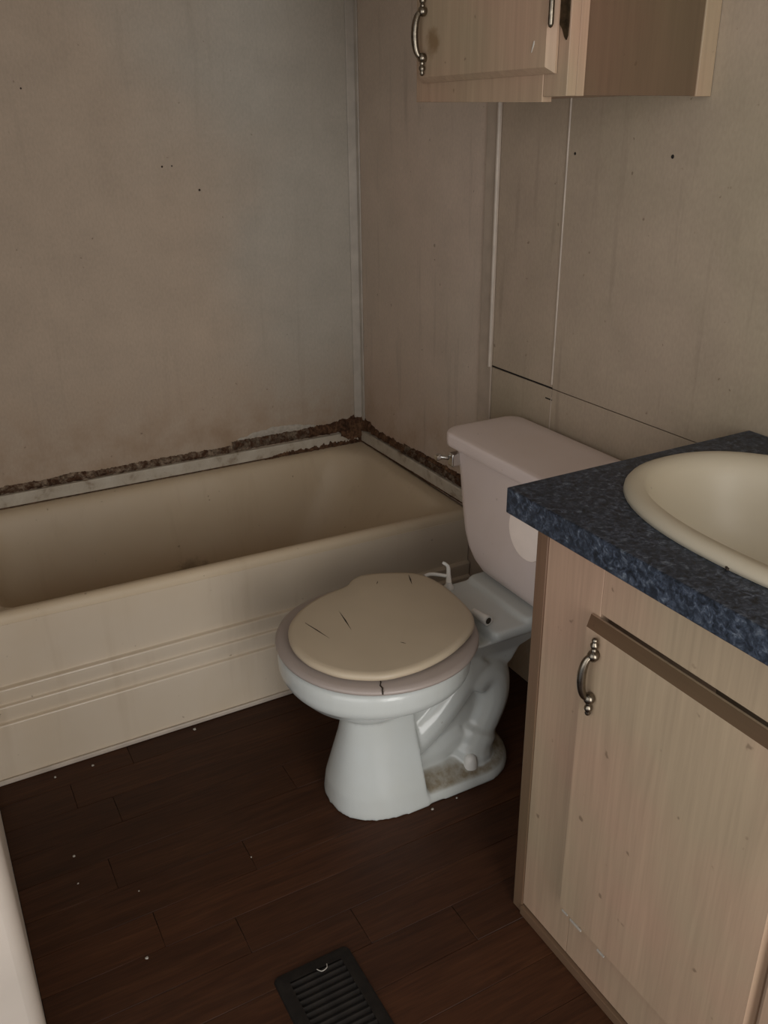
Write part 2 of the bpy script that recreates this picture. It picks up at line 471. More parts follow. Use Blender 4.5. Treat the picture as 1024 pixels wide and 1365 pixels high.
# ------------------------------------------------------------------ bathtub
TW, TX0, TX1 = 0.669, XL + 0.004, -0.004
tub = thing('bathtub', 'almond bathtub with stepped apron and stained rim along the back wall', 'bathtub', (-0.66, -0.33, 0))
def rim_z(x, y):
    return 0.018 * (-x - 0.65) * min(1, max(0, -y / TW))
NB = 10
front = -0.652
rings = [
    rrect(TX0, TX1, front, -0.001, (0.004, 0.004, 0.004, 0.004), 0.36, NB),
    rrect(TX0, TX1, front, -0.001, (0.004, 0.004, 0.004, 0.004), 0.392, NB),
    rrect(TX0 + 0.001, TX1, front + 0.003, -0.001, (0.005,) * 4, 0.402, NB),
    rrect(TX0 + 0.001, TX1, front + 0.010, -0.002, (0.006,) * 4, 0.409, NB),
    rrect(TX0 + 0.002, TX1 - 0.001, front + 0.019, -0.003, (0.008,) * 4, 0.411, NB),
    rrect(TX0 + 0.075, TX1 - 0.045, front + 0.030, -0.036, (0.05, 0.07, 0.10, 0.05), 0.409, NB),
    rrect(TX0 + 0.085, TX1 - 0.055, front + 0.040, -0.046, (0.06, 0.08, 0.11, 0.06), 0.400, NB),
    rrect(TX0 + 0.095, TX1 - 0.070, front + 0.047, -0.058, (0.07, 0.09, 0.12, 0.07), 0.37, NB),
    rrect(TX0 + 0.105, TX1 - 0.100, front + 0.055, -0.072, (0.08, 0.10, 0.13, 0.08), 0.30, NB),
    rrect(TX0 + 0.118, TX1 - 0.150, front + 0.066, -0.088, (0.09, 0.11, 0.14, 0.09), 0.20, NB),
    rrect(TX0 + 0.135, TX1 - 0.200, front + 0.082, -0.104, (0.10, 0.12, 0.15, 0.10), 0.125, NB),
    rrect(TX0 + 0.165, TX1 - 0.245, front + 0.112, -0.132, (0.10, 0.12, 0.14, 0.10), 0.088, NB),
    rrect(TX0 + 0.235, TX1 - 0.310, front + 0.170, -0.190, (0.09, 0.10, 0.10, 0.09), 0.072, NB),
    rrect(TX0 + 0.400, TX1 - 0.460, front + 0.260, -0.280, (0.03, 0.03, 0.03, 0.03), 0.066, NB),
]
rings = [[(x, y, z + (rim_z(x, y) if z > 0.3 else 0)) for x, y, z in r] for r in rings]
bm = bmesh.new(); loft(bm, rings, cap0=False)
bo = link('basin', bm, 'tub', tub, smooth=True, angle=70)
ss = bo.modifiers.new('round', 'SUBSURF'); ss.levels = ss.render_levels = 1
# stepped apron swept along the tub
prof = [(-0.640, 0.388), (-0.6525, 0.386), (-0.6535, 0.36), (-0.6505, 0.32), (-0.6485, 0.28), (-0.6478, 0.2420)]
for (yo, zt, yb, zb) in ((-0.6600, 0.2400, -0.6560, 0.2010), (-0.6655, 0.1990, -0.6610, 0.1580), (-0.6715, 0.1560, -0.6700, 0.0)):
    prof.append((yo + 0.0075, zt))
    for k in range(7):
        t = PI / 2 * k / 6
        prof.append((yo + 0.0042 - 0.0042 * math.sin(t), zt - 0.0042 + 0.0042 * math.cos(t)))
    prof += [(yo + 0.0006, zt - 0.016), (yb, zb)]
prof += [(-0.640, 0.0)]
bm = bmesh.new(); NX = 24
rr = []
for i in range(NX + 1):
    x = TX0 + (TX1 - TX0) * i / NX
    rr.append([(x, yy, zz + (rim_z(x, -0.66) if zz > 0.35 else 0)) for yy, zz in prof])
loft(bm, rr)
link('apron', bm, 'apron', tub, smooth=True, angle=50)
# drain and overflow at the far end from the toilet
bm = bmesh.new(); lathe(bm, [(0.030, 0), (0.032, 0.003), (0.022, 0.004), (0.020, 0.001)], Matrix.Translation((-1.00, -0.33, 0.067)), 24)
link('drain', bm, 'chrome', tub, smooth=True)
tr1 = boxo('trim_1', 'bead', None, TX0, -0.02, -0.678, -0.6712, 0, 0.013, bevel=0.003)
struct(tr1)

# edge strips and rotten caulk where tub meets the boards
st = boxo('trim_3', 'strip', None, TX0, -0.012, -0.0125, -0.0003, 0.413, 0.450, bevel=0.003); struct(st)
boxo('edge_strip', 'strip', st, -0.0125, -0.0003, -0.664, -0.012, 0.413, 0.450, bevel=0.003)
def ragged(name, m, parent, axis, a0, a1, zlo, zhi, thick, lump, n, seed, hair=0.004, dens=5):
    """lumpy ribbon lying on a wall; axis 'x' = back wall, 'y' = right wall"""
    bm = bmesh.new(); rows = []
    for i in range(n + 1):
        s = a0 + (a1 - a0) * i / n
        lo = zlo(s) + hair * noise.noise((s * 60, seed, 0)) + 0.5 * hair * noise.noise((s * 190, seed, 4))
        hi = zhi(s) + 1.6 * hair * noise.noise((s * 45, seed, 9)) + hair * noise.noise((s * 170, seed, 2))
        hi = max(hi, lo + 0.001)
        col = []
        for k in range(dens + 1):
            f = k / dens; z = lo + (hi - lo) * f
            d = thick * math.sin(PI * min(1, max(0, f))) ** 0.6 + lump * max(0, noise.noise((s * 75, z * 75, seed)) + 0.15) + lump * 0.6 * noise.noise((s * 210, z * 210, seed))
            d = max(0.0006, d) if 0 < k < dens else 0.0003
            col.append((s, -d, z) if axis == 'x' else (-d, s, z))
        rows.append([bm.verts.new(p) for p in col])
    for a, b in zip(rows, rows[1:]):
        for k in range(dens): bm.faces.new((a[k], a[k + 1], b[k + 1], b[k]))
    o = link(name, bm, m, parent, smooth=True, angle=60); o['kind'] = 'stuff'
    return o
ragged('rotten_caulk', 'mold_mid', st, 'x', TX0, -0.40, lambda s: 0.450, lambda s: 0.473 + 0.009 * noise.noise((s * 9, 0, 0)), 0.004, 0.0035, 420, 1, 0.0028)
ragged('rotten_caulk', 'mold_light', st, 'x', -0.46, -0.18, lambda s: 0.452, lambda s: 0.485, 0.005, 0.005, 130, 2, 0.003)
ragged('rotten_caulk', 'mold', st, 'x', -0.20, -0.003, lambda s: 0.452 - 0.04 * max(0, (s + 0.09) / 0.09), lambda s: 0.488 + 0.016 * max(0, (s + 0.12) / 0.12), 0.010, 0.007, 130, 3, 0.004)
ragged('rotten_caulk', 'mold', st, 'x', -0.36, -0.003, lambda s: 0.400, lambda s: 0.431 + 0.006 * noise.noise((s * 12, 3, 0)) - 0.012 * min(1, max(0, (-s - 0.27) / 0.09)), 0.0145, 0.006, 170, 4, 0.004)
ragged('rotten_caulk', 'mold', st, 'x', -0.088, -0.003, lambda s: 0.404 + 0.03 * max(0, (-s - 0.05) / 0.038), lambda s: 0.500 - 0.02 * max(0, (-s - 0.04) / 0.048), 0.0165, 0.006, 70, 11, 0.006, 9)
ragged('dirt_line', 'mold', st, 'x', TX0, -0.33, lambda s: 0.4095, lambda s: 0.4145, 0.0135, 0.001, 300, 5, 0.0008, 3)
ragged('peeled_paint', 'peel', st, 'x', -0.44, -0.165, lambda s: 0.485, lambda s: 0.489 + 0.020 * math.sin(PI * min(1, max(0, (s + 0.44) / 0.275))), 0.0018, 0.001, 90, 6, 0.003)
ragged('rotten_caulk', 'mold', st, 'y', -0.003, -0.30, lambda s: 0.451 - 0.05 * max(0, (s + 0.04) / 0.04), lambda s: 0.476 + 0.022 * max(0, (s + 0.10) / 0.10), 0.007, 0.007, 190, 7, 0.004)
ragged('rotten_caulk', 'mold_light', st, 'y', -0.28, -0.668, lambda s: 0.450, lambda s: 0.482, 0.006, 0.006, 190, 8, 0.004)
ragged('rotten_caulk', 'mold', st, 'y', -0.36, -0.668, lambda s: 0.474, lambda s: 0.486, 0.0095, 0.004, 150, 9, 0.003)
ragged('dirt_line', 'mold', st, 'y', -0.01, -0.664, lambda s: 0.408, lambda s: 0.417 + 0.003 * noise.noise((s * 15, 2, 1)), 0.0140, 0.002, 260, 10, 0.002, 3)

# ------------------------------------------------------------------ toilet
TYC = -1.10
toilet = thing('toilet', 'white two piece toilet with cracked tan lid between tub and vanity', 'toilet', (-0.38, TYC, 0))
parts = bmesh.new()
# rim and bowl
loft(parts, [sellipse(-0.552, TYC - 0.005, a, b, 2.1, z, 56) for a, b, z in
             ((0.190, 0.190, 0.394), (0.200, 0.200, 0.388), (0.203, 0.202, 0.375), (0.203, 0.202, 0.352), (0.198, 0.197, 0.338))] +
            [sellipse(cx, TYC, a, b, 2.1, z, 56) for cx, a, b, z in
             ((-0.552, 0.186, 0.182, 0.322), (-0.556, 0.160, 0.150, 0.296), (-0.560, 0.122, 0.110, 0.272), (-0.560, 0.090, 0.080, 0.250), (-0.560, 0.072, 0.064, 0.225))])
# front pedestal: rounded front, flat back (sharp corner on each side)
def horseshoe(xf, xb, hw, z, n=26):
    r = []
    L = xb - xf
    for i in range(n + 1):
        t = PI * i / n - PI / 2
        c = max(0.0, math.cos(t))
        r.append((xb - L * c ** 0.72, TYC + hw * math.copysign(abs(math.sin(t)) ** 0.86, math.sin(t)), z))
    return r
loft(parts, [horseshoe(-0.668, -0.478, 0.120, 0.0), horseshoe(-0.668, -0.478, 0.119, 0.012), horseshoe(-0.664, -0.481, 0.112, 0.05),
             horseshoe(-0.650, -0.482, 0.092, 0.11), horseshoe(-0.635, -0.484, 0.074, 0.17), horseshoe(-0.626, -0.486, 0.063, 0.22), horseshoe(-0.628, -0.49, 0.061, 0.27)])
# foot flange
def flange(s, z, n=22):
    pts = []
    for i in range(n + 1):
        t = -PI / 2 + PI * i / n
        pts.append((-0.325 + (0.112 - s) * math.cos(t), TYC + (0.121 - s) * math.sin(t), z))
    pts += [(-0.44, TYC + 0.118 - s, z), (-0.56, TYC + 0.113 - s, z), (-0.56, TYC - 0.113 + s, z), (-0.44, TYC - 0.118 + s, z)]
    return pts
loft(parts, [flange(0, 0), flange(0, 0.012), flange(0.004, 0.024), flange(0.014, 0.034), flange(0.03, 0.042), flange(0.052, 0.056)])
# trapway: up leg from the bowl well, over the weir and down to the floor
tube(parts, spline([(-0.50, TYC, 0.115), (-0.42, TYC, 0.170), (-0.352, TYC, 0.245), (-0.31, TYC, 0.300)]), 0.058, 20, 1.28)
tube(parts, spline([(-0.33, TYC, 0.225), (-0.30, TYC, 0.252), (-0.272, TYC, 0.235), (-0.268, TYC, 0.18), (-0.288, TYC, 0.125), (-0.318, TYC, 0.07), (-0.335, TYC, 0.01)]),
     [0.050, 0.056] + [0.058] * 25 + [0.066] * 4 + [0.072] * 6, 20, 1.38)
tube(parts, spline([(-0.50, TYC, 0.06), (-0.42, TYC, 0.075), (-0.35, TYC, 0.10)]), 0.060, 18, 1.05)
# filled web between the legs, set back from their sides
box(parts, -0.50, -0.27, TYC - 0.050, TYC + 0.050, 0.02, 0.27)
# column under the deck and the deck itself
loft(parts, [rrect(-0.345, -0.215, TYC - 0.055, TYC + 0.055, 0.02, 0.26), rrect(-0.350, -0.195, TYC - 0.060, TYC + 0.060, 0.02, 0.30),
             rrect(-0.35, -0.12, TYC - 0.085, TYC + 0.085, 0.03, 0.345)])
loft(parts, [rrect(-0.40, -0.055, TYC - 0.07, TYC + 0.07, 0.03, 0.340), rrect(-0.31, -0.05, TYC - 0.100, TYC + 0.115, 0.02, 0.358),
             rrect(-0.312, -0.05, TYC - 0.108, TYC + 0.135, 0.018, 0.368), rrect(-0.312, -0.05, TYC - 0.108, TYC + 0.135, 0.018, 0.382), rrect(-0.308, -0.053, TYC - 0.104, TYC + 0.131, 0.018, 0.387)])
# raised saddle the tank sits on
loft(parts, [rrect(-0.232, -0.05, TYC - 0.108, TYC + 0.138, 0.02, 0.375), rrect(-0.225, -0.05, TYC - 0.104, TYC + 0.134, 0.02, 0.397)])
bmesh.ops.recalc_face_normals(parts, faces=parts.faces)
me = bpy.data.meshes.new('bowl_source'); parts.to_mesh(me); parts.free()
src = bpy.data.objects.new('bowl_source', me); COL.objects.link(src)
r = src.modifiers.new('merge', 'REMESH'); r.mode = 'VOXEL'; r.voxel_size = 0.0042
s = src.modifiers.new('soften', 'SMOOTH'); s.factor = 0.5; s.iterations = 9
me2 = evaluated(src); bpy.data.objects.remove(src); me2.name = 'bowl'
me2.materials.clear(); me2.materials.append(M['china'])
for p in me2.polygons: p.use_smooth = True
bowl = bpy.data.objects.new('bowl', me2); COL.objects.link(bowl); adopt(bowl, toilet)
for v in me2.vertices:
    if v.co.z < 0.0005: v.co.z = 0.0005
bowl['label'] = 'white porcelain bowl and pedestal'

# bolt cap on the flange
for sgn in (-1, 1):
    bm = bmesh.new()
    lathe(bm, [(0.0165, 0), (0.0165, 0.008), (0.0155, 0.020), (0.012, 0.029), (0.006, 0.033), (0.0, 0.034)], Matrix.Translation((-0.352, TYC + sgn * 0.089, 0.038)), 22)
    link('bolt_cap', bm, 'hinge_white', toilet, smooth=True, angle=80)

# tank
def tank_ring(hw, xf, z, rf=0.055, rb=0.03, xb=-0.022, bow=0.012):
    r = rrect(xf, xb, TYC - hw + 0.0, TYC + hw, (rf, rb, rb, rf), z, 10)
    return [(x - bow * max(0, 1 - ((yy - TYC) / hw) ** 2) * max(0, min(1, (xb - x) / (xb - xf))), yy, zz) for x, yy, zz in r]
bm = bmesh.new()
loft(bm, [tank_ring(0.095, -0.165, 0.3985, 0.04), tank_ring(0.128, -0.178, 0.402, 0.05), tank_ring(0.158, -0.190, 0.414, 0.055), tank_ring(0.182, -0.198, 0.434, 0.06),
          tank_ring(0.200, -0.203, 0.462, 0.06), tank_ring(0.211, -0.206, 0.495, 0.06), tank_ring(0.221, -0.209, 0.56, 0.06), tank_ring(0.230, -0.212, 0.64, 0.06), tank_ring(0.238, -0.215, 0.7005, 0.055)])
link('tank', bm, 'tank', toilet, smooth=True, angle=60)
bm = bmesh.new()
loft(bm, [tank_ring(0.250, -0.226, 0.7015, 0.045, 0.03, -0.015), tank_ring(0.2535, -0.2295, 0.7035, 0.046, 0.03, -0.012), tank_ring(0.2545, -0.2305, 0.712, 0.046, 0.035, -0.012), tank_ring(0.2545, -0.2305, 0.727, 0.046, 0.035, -0.012),
          tank_ring(0.253, -0.229, 0.7318, 0.045, 0.035, -0.0135), tank_ring(0.250, -0.226, 0.7342, 0.043, 0.035, -0.0165), tank_ring(0.240, -0.216, 0.7358, 0.04, 0.035, -0.026), tank_ring(0.19, -0.17, 0.738, 0.04, 0.03, -0.05)])
tl = link('tank_lid', bm, 'tank', toilet, smooth=True, angle=60); tl.modifiers.new('crisp', 'WEIGHTED_NORMAL')
# flush lever: square chrome escutcheon and a broken-off arm
bm = bmesh.new(); box(bm, -0.238, -0.206, -0.913, -0.892, 0.658, 0.690)
lev = link('flush_lever', bm, 'chrome', toilet, bevel=0.004, seg=3)
bm = bmesh.new()
tube(bm, [(-0.236, -0.893, 0.676), (-0.243, -0.885, 0.676), (-0.250, -0.878, 0.676)], [0.0055, 0.005, 0.005], 12)
lathe(bm, [(0.0, -0.003), (0.0075, -0.002), (0.0085, 0.004), (0.007, 0.011), (0.0, 0.0115)], Matrix.Translation((-0.250, -0.877, 0.676)) @ Matrix.Rotation(-PI / 2, 4, 'Y'), 14)
link('lever_arm', bm, 'chrome', lev, smooth=True)

# seat: a ring, swollen and split at the front
SCX, SCY = -0.545, -1.105
def ring_pts(a, b, z, e=2.05): return sellipse(SCX, SCY, a, b, e, z, 72)
bm = bmesh.new()
vs = loft(bm, [ring_pts(0.130, 0.125, 0.397), ring_pts(0.204, 0.203, 0.397), ring_pts(0.212, 0.211, 0.401), ring_pts(0.2135, 0.2125, 0.405), ring_pts(0.211, 0.210, 0.4095),
               ring_pts(0.202, 0.201, 0.4125), ring_pts(0.150, 0.147, 0.4135), ring_pts(0.130, 0.125, 0.410)], False, False)
n = 72
for i in range(n):
    j = (i + 1) % n
    bm.faces.new((vs[-1][i], vs[-1][j], vs[0][j], vs[0][i]))
seat = link('seat', bm, 'seat', toilet, smooth=True, angle=60)
seat['label'] = 'stained greyish seat ring under the lid'
bm = bmesh.new()
cr = [(-0.6235, -1.262), (-0.627, -1.272), (-0.633, -1.280), (-0.633, -1.290), (-0.637, -1.2965), (-0.6375, -1.2990)]
for a, b in zip(cr, cr[1:]):
    zt = 0.4138 if a[1] > -1.292 else 0.4125
    v = [bm.verts.new(p) for p in ((a[0] - 0.0013, a[1], 0.405), (a[0] + 0.0013, a[1], 0.405), (b[0] + 0.0013, b[1], 0.405), (b[0] - 0.0013, b[1], 0.405),
                                   (a[0] - 0.0013, a[1], zt), (a[0] + 0.0013, a[1], zt), (b[0] + 0.0013, b[1], zt), (b[0] - 0.0013, b[1], zt))]
    for f in ((0, 3, 2, 1), (4, 5, 6, 7), (0, 1, 5, 4), (1, 2, 6, 5), (2, 3, 7, 6), (3, 0, 4, 7)): bm.faces.new([v[i] for i in f])
link('crack', bm, 'crack', seat)['label'] = 'dark split across the front of the seat'

# lid outline
LP = [(-0.735, -1.092), (-0.716, -1.033), (-0.684, -0.993), (-0.642, -0.961), (-0.592, -0.941), (-0.545, -0.932), (-0.523, -0.924), (-0.500, -0.906), (-0.470, -0.899),
      (-0.430, -0.911), (-0.392, -0.930), (-0.358, -0.955), (-0.340, -0.995), (-0.334, -1.045), (-0.337, -1.102), (-0.345, -1.160), (-0.367, -1.207),
      (-0.405, -1.240), (-0.468, -1.272), (-0.530, -1.288), (-0.583, -1.290), (-0.635, -1.279), (-0.690, -1.240), (-0.722, -1.190), (-0.735, -1.145)]
def closed_spline(p, sub=5):
    n = len(p); out = []
    for i in range(n):
        a, b, c, d = (Vector(p[(i + k) % n]) for k in (-1, 0, 1, 2))
        for k in range(sub):
            t = k / sub
            out.append(0.5 * ((2 * b) + (c - a) * t + (2 * a - 5 * b + 4 * c - d) * t * t + (3 * b - a - 3 * c + d) * t ** 3))
    return out
LPS = closed_spline(LP)
LC = Vector((-0.535, -1.095))
def lid_ring(k, z): return [(*(LC + (p - LC) * k), z) for p in LPS]
bm = bmesh.new()
loft(bm, [lid_ring(0.90, 0.4185), lid_ring(0.965, 0.4195), lid_ring(0.992, 0.4225), lid_ring(1.0, 0.4265), lid_ring(0.994, 0.4315), lid_ring(0.972, 0.4352), lid_ring(0.93, 0.4362), lid_ring(0.6, 0.4372)])
lid = link('lid', bm, 'lid', toilet, smooth=True, angle=70)
lid['label'] = 'tan painted closed lid with short dark cracks'
for (x0, y0, x1, y1, wd) in ((-0.595, -1.026, -0.607, -1.111, 0.0016), (-0.678, -1.035, -0.660, -1.116, 0.0012), (-0.382, -0.958, -0.399, -1.003, 0.0016), (-0.543, -1.199, -0.535, -1.210, 0.0011), (-0.458, -0.950, -0.468, -0.962, 0.001)):
    a, b = Vector((x0, y0)), Vector((x1, y1)); d = (b - a).normalized(); nn = Vector((-d.y, d.x)) * wd
    mid = (a + b) / 2 + nn * 0.3
    bm = bmesh.new()
    pl = [a, mid + nn, b, mid - nn]
    loft(bm, [[(*p, 0.4345) for p in pl], [(*p, 0.4374) for p in pl]])
    link('crack', bm, 'crack', lid)
# white hinge posts, the left one snapped off and sticking up
bm = bmesh.new()
tube(bm, [(-0.312, -1.122, 0.4005), (-0.309, -1.145, 0.4005), (-0.305, -1.170, 0.4005)], [0.0085, 0.0095, 0.0115], 16)
lathe(bm, [(0.014, 0), (0.014, 0.006), (0.010, 0.009)], Matrix.Translation((-0.296, -1.150, 0.386)), 18)
link('hinge', bm, 'hinge_white', toilet, smooth=True)
bm = bmesh.new(); tube(bm, [(-0.305, -1.1699, 0.4005), (-0.3048, -1.171, 0.4005)], 0.0075, 14)
link('hinge_bore', bm, 'crack', toilet)
bm = bmesh.new()
lathe(bm, [(0.013, 0), (0.013, 0.006), (0.008, 0.012), (0.006, 0.020)], Matrix.Translation((-0.288, -0.985, 0.386)), 16)
tube(bm, spline([(-0.288, -0.985, 0.400), (-0.278, -0.968, 0.412), (-0.272, -0.955, 0.428), (-0.280, -0.944, 0.436)]), [0.0075, 0.007, 0.007, 0.0065, 0.006, 0.006, 0.0055, 0.0055, 0.005, 0.005, 0.005, 0.0045, 0.0045, 0.004, 0.004, 0.004, 0.004, 0.0035, 0.003], 12)
tube(bm, spline([(-0.278, -0.970, 0.410), (-0.298, -0.953, 0.412), (-0.318, -0.948, 0.416), (-0.335, -0.952, 0.417)]), 0.0045, 10)
link('hinge', bm, 'hinge_white', toilet, smooth=True)['label'] = 'broken white hinge arm behind the lid'

# ------------------------------------------------------------------ pull handle (shared by both doors)
def pull(name, parent, x, y, zc, side):
    """spindle pull; x = door face, bows out to -x; side = lean of the bow"""
    bm = bmesh.new()
    for s in (-1, 1):
        rot = Matrix.Identity(4) if s > 0 else Matrix.Rotation(PI, 4, 'X')
        mt = Matrix.Translation((x - 0.0075, y, zc)) @ rot
        lathe(bm, [(0.0, 0.029), (0.0055, 0.030), (0.0085, 0.034), (0.0095, 0.039), (0.0075, 0.0435), (0.0045, 0.0455), (0.0048, 0.048), (0.0038, 0.050),
                   (0.0060, 0.053), (0.0064, 0.057), (0.0042, 0.0605), (0.0040, 0.0615), (0.0048, 0.064), (0.0036, 0.067), (0.0, 0.0685)], mt, 16)
        lathe(bm, [(0.006, 0), (0.006, 0.010)], Matrix.Translation((x, y, zc + s * 0.039)) @ Matrix.Rotation(-PI / 2, 4, 'Y'), 12)
    pts = []
    for i in range(25):
        t = PI * i / 24
        pts.append((x - 0.008 - 0.0135 * math.sin(t) ** 0.8, y + side * math.sin(t) ** 0.8, zc - 0.037 * math.cos(t)))
    rr = [0.0042 + 0.0026 * math.sin(PI * i / (len(pts) - 1)) for i in range(len(pts))]
    tube(bm, pts, rr, 14)
    return link(name, bm, 'pewter', parent, smooth=True, angle=50)

# door slab with chamfered edges, top chamfer's shade painted by a second material slot
def slab(name, parent, xb, xf, y0, y1, z0, z1, cz, cy, mats, skew=0.0):
    """xb back plane, xf front plane (smaller x); cz/cy chamfer widths"""
    bm = bmesh.new()
    A = [(y0, z0), (y1, z0), (y1, z1), (y0, z1)]
    B = [(y0 + cy, z0 + cz), (y1 - cy, z0 + cz), (y1 - cy, z1 - cz), (y0 + cy, z1 - cz)]
    def sk(yy): return skew * (y1 - yy) / (y1 - y0)
    xm = xb - 0.004 * (1 if xb > xf else -1)
    r0 = [bm.verts.new((xb, *p)) for p in A]; r1 = [bm.verts.new((xm - sk(p[0]), *p)) for p in A]; r2 = [bm.verts.new((xf - sk(p[0]), *p)) for p in B]
    bm.faces.new(r0); bm.faces.new(r2)
    for i in range(4):
        j = (i + 1) % 4
        bm.faces.new((r0[i], r0[j], r1[j], r1[i]))
        f = bm.faces.new((r1[i], r1[j], r2[j], r2[i]))
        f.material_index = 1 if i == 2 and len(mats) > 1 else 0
    return link(name, bm, mats, parent)

# ------------------------------------------------------------------ vanity cabinet
VY1, VXF, VZ = -1.525, -0.4747, 0.8416
VY0 = -2.75
van = thing('vanity_cabinet', 'whitewashed oak vanity cabinet with worn brown edges under the blue countertop', 'cabinet', (-0.24, -2.1, 0))
boxo('side_panel', 'cab', van, VXF + 0.018, -0.004, VY1 - 0.014, VY1, 0.0, VZ)
boxo('side_panel', 'cab', van, VXF + 0.018, -0.004, VY0, VY0 + 0.014, 0.0, VZ)
boxo('bottom_panel', 'cab_h', van, VXF + 0.018, -0.01, VY0 + 0.014, VY1 - 0.014, 0.07, 0.082)
boxo('stile', 'cab', van, VXF, VXF + 0.018, VY1 - 0.152, VY1 - 0.0255, 0.0245, VZ, bevel=0.001)
boxo('rail', 'cab', van, VXF, VXF + 0.018, -2.7, VY1 - 0.1525, 0.7265, VZ, bevel=0.001)
boxo('rail', 'cab', van, VXF, VXF + 0.018, -2.7, VY1 - 0.1525, 0.0245, 0.145, bevel=0.001)
boxo('stile', 'cab', van, VXF, VXF + 0.018, -2.105, -2.03, 0.1455, 0.726, bevel=0.001)
boxo('stile', 'cab', van, VXF, VXF + 0.018, VY0, -2.7005, 0.022, VZ, bevel=0.001)
boxo('edge_strip', 'raw', van, VXF - 0.0022, VXF + 0.018, VY1 - 0.025, VY1 + 0.001, 0.0, VZ - 0.001, bevel=0.0012)['label'] = 'worn brown corner strip'
boxo('kick_strip', 'raw_h', van, VXF - 0.006, VXF + 0.018, VY0, VY1 - 0.0255, 0.0, 0.0195, bevel=0.001)['label'] = 'scuffed brown strip along the floor'
boxo('kick_board', 'gap', van, VXF + 0.004, VXF + 0.018, VY0, VY1 - 0.0255, 0.0195, 0.0245)
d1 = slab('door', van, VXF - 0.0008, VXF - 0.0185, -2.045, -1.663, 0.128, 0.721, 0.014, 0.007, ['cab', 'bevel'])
pull('handle', d1, VXF - 0.0185, -1.698, 0.636, 0.006)['label'] = 'antique pewter spindle pull'
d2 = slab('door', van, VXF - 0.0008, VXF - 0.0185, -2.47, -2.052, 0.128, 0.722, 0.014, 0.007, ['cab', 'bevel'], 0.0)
# chipped veneer along the lower edge of the door
for (y, z, ln) in ((-1.684, 0.137, 0.014), (-1.712, 0.135, 0.028), (-1.775, 0.134, 0.016)):
    bm = bmesh.new(); box(bm, VXF - 0.0192, VXF - 0.017, y - ln / 2, y + ln / 2, z, z + 0.0035); link('chip', bm, 'chip', d1)

# ------------------------------------------------------------------ countertop with sink cutout
CX, CY, SA, SB, SE = -0.257, -1.853, 0.203, 0.298, 2.3
bm = bmesh.new(); box(bm, -0.5345, -0.002, -2.78, -1.514, VZ, 0.8836)
ct = link('countertop', bm, 'counter', None)
bm = bmesh.new(); loft(bm, [sellipse(CX, CY, SA - 0.02, SB - 0.02, SE, 0.80, 72), sellipse(CX, CY, SA - 0.02, SB - 0.02, SE, 0.93, 72)])
bmesh.ops.recalc_face_normals(bm, faces=bm.faces)
me = bpy.data.meshes.new('cutter'); bm.to_mesh(me); bm.free()
cut = bpy.data.objects.new('cutter', me); COL.objects.link(cut)
b = ct.modifiers.new('hole', 'BOOLEAN'); b.operation = 'DIFFERENCE'; b.object = cut; b.solver = 'EXACT'
nm = evaluated(ct); old = ct.data; ct.modifiers.clear(); ct.data = nm; bpy.data.meshes.remove(old); bpy.data.objects.remove(cut)
bv = ct.modifiers.new('bevel', 'BEVEL'); bv.width = 0.002; bv.segments = 2; bv.limit_method = 'ANGLE'
for p in nm.polygons: p.use_smooth = True
nm.set_sharp_from_angle(angle=math.radians(35))
ct['label'] = 'dark blue speckled laminate countertop on the vanity'; ct['category'] = 'countertop'

sink = thing('sink', 'almond oval drop-in sink set in the blue countertop', 'sink', (CX, CY, 0.8836))
bm = bmesh.new()
z0 = 0.8840
prf = [(0.0, 0.0, z0, 0), (0.0008, 0.001, z0 + 0.006, 0), (0.005, 0.005, z0 + 0.0115, 0), (0.013, 0.013, z0 + 0.0145, 0), (0.024, 0.024, z0 + 0.0135, 0.004), (0.033, 0.036, z0 + 0.009, -0.004),
       (0.0385, 0.045, z0 - 0.002, -0.006), (0.042, 0.052, z0 - 0.020, -0.008), (0.047, 0.061, z0 - 0.055, -0.010), (0.055, 0.076, z0 - 0.095, -0.010), (0.072, 0.104, z0 - 0.128, -0.010),
       (0.104, 0.156, z0 - 0.146, -0.010), (0.150, 0.228, z0 - 0.155, -0.010), (0.181, 0.276, z0 - 0.158, -0.010)]
loft(bm, [sellipse(CX + dx, CY, SA - a, SB - bb, SE, z, 72) for a, bb, z, dx in prf], cap0=False)
so = link('basin', bm, 'sink', sink, smooth=True, angle=80)
sm = so.modifiers.new('thick', 'SOLIDIFY'); sm.thickness = 0.003; sm.offset = -1
bm = bmesh.new(); lathe(bm, [(0.020, 0), (0.021, 0.0025), (0.014, 0.003), (0.012, 0.0005)], Matrix.Translation((CX - 0.01, CY, z0 - 0.1575)), 24)
link('drain', bm, 'chrome', sink, smooth=True)
bm = bmesh.new(); tube(bm, [(-0.4552, -1.866, z0 + 0.0008), (-0.4585, -1.868, z0 + 0.002), (-0.4605, -1.872, z0 + 0.001)], 0.0022, 8)
link('crud', bm, 'crack', sink)

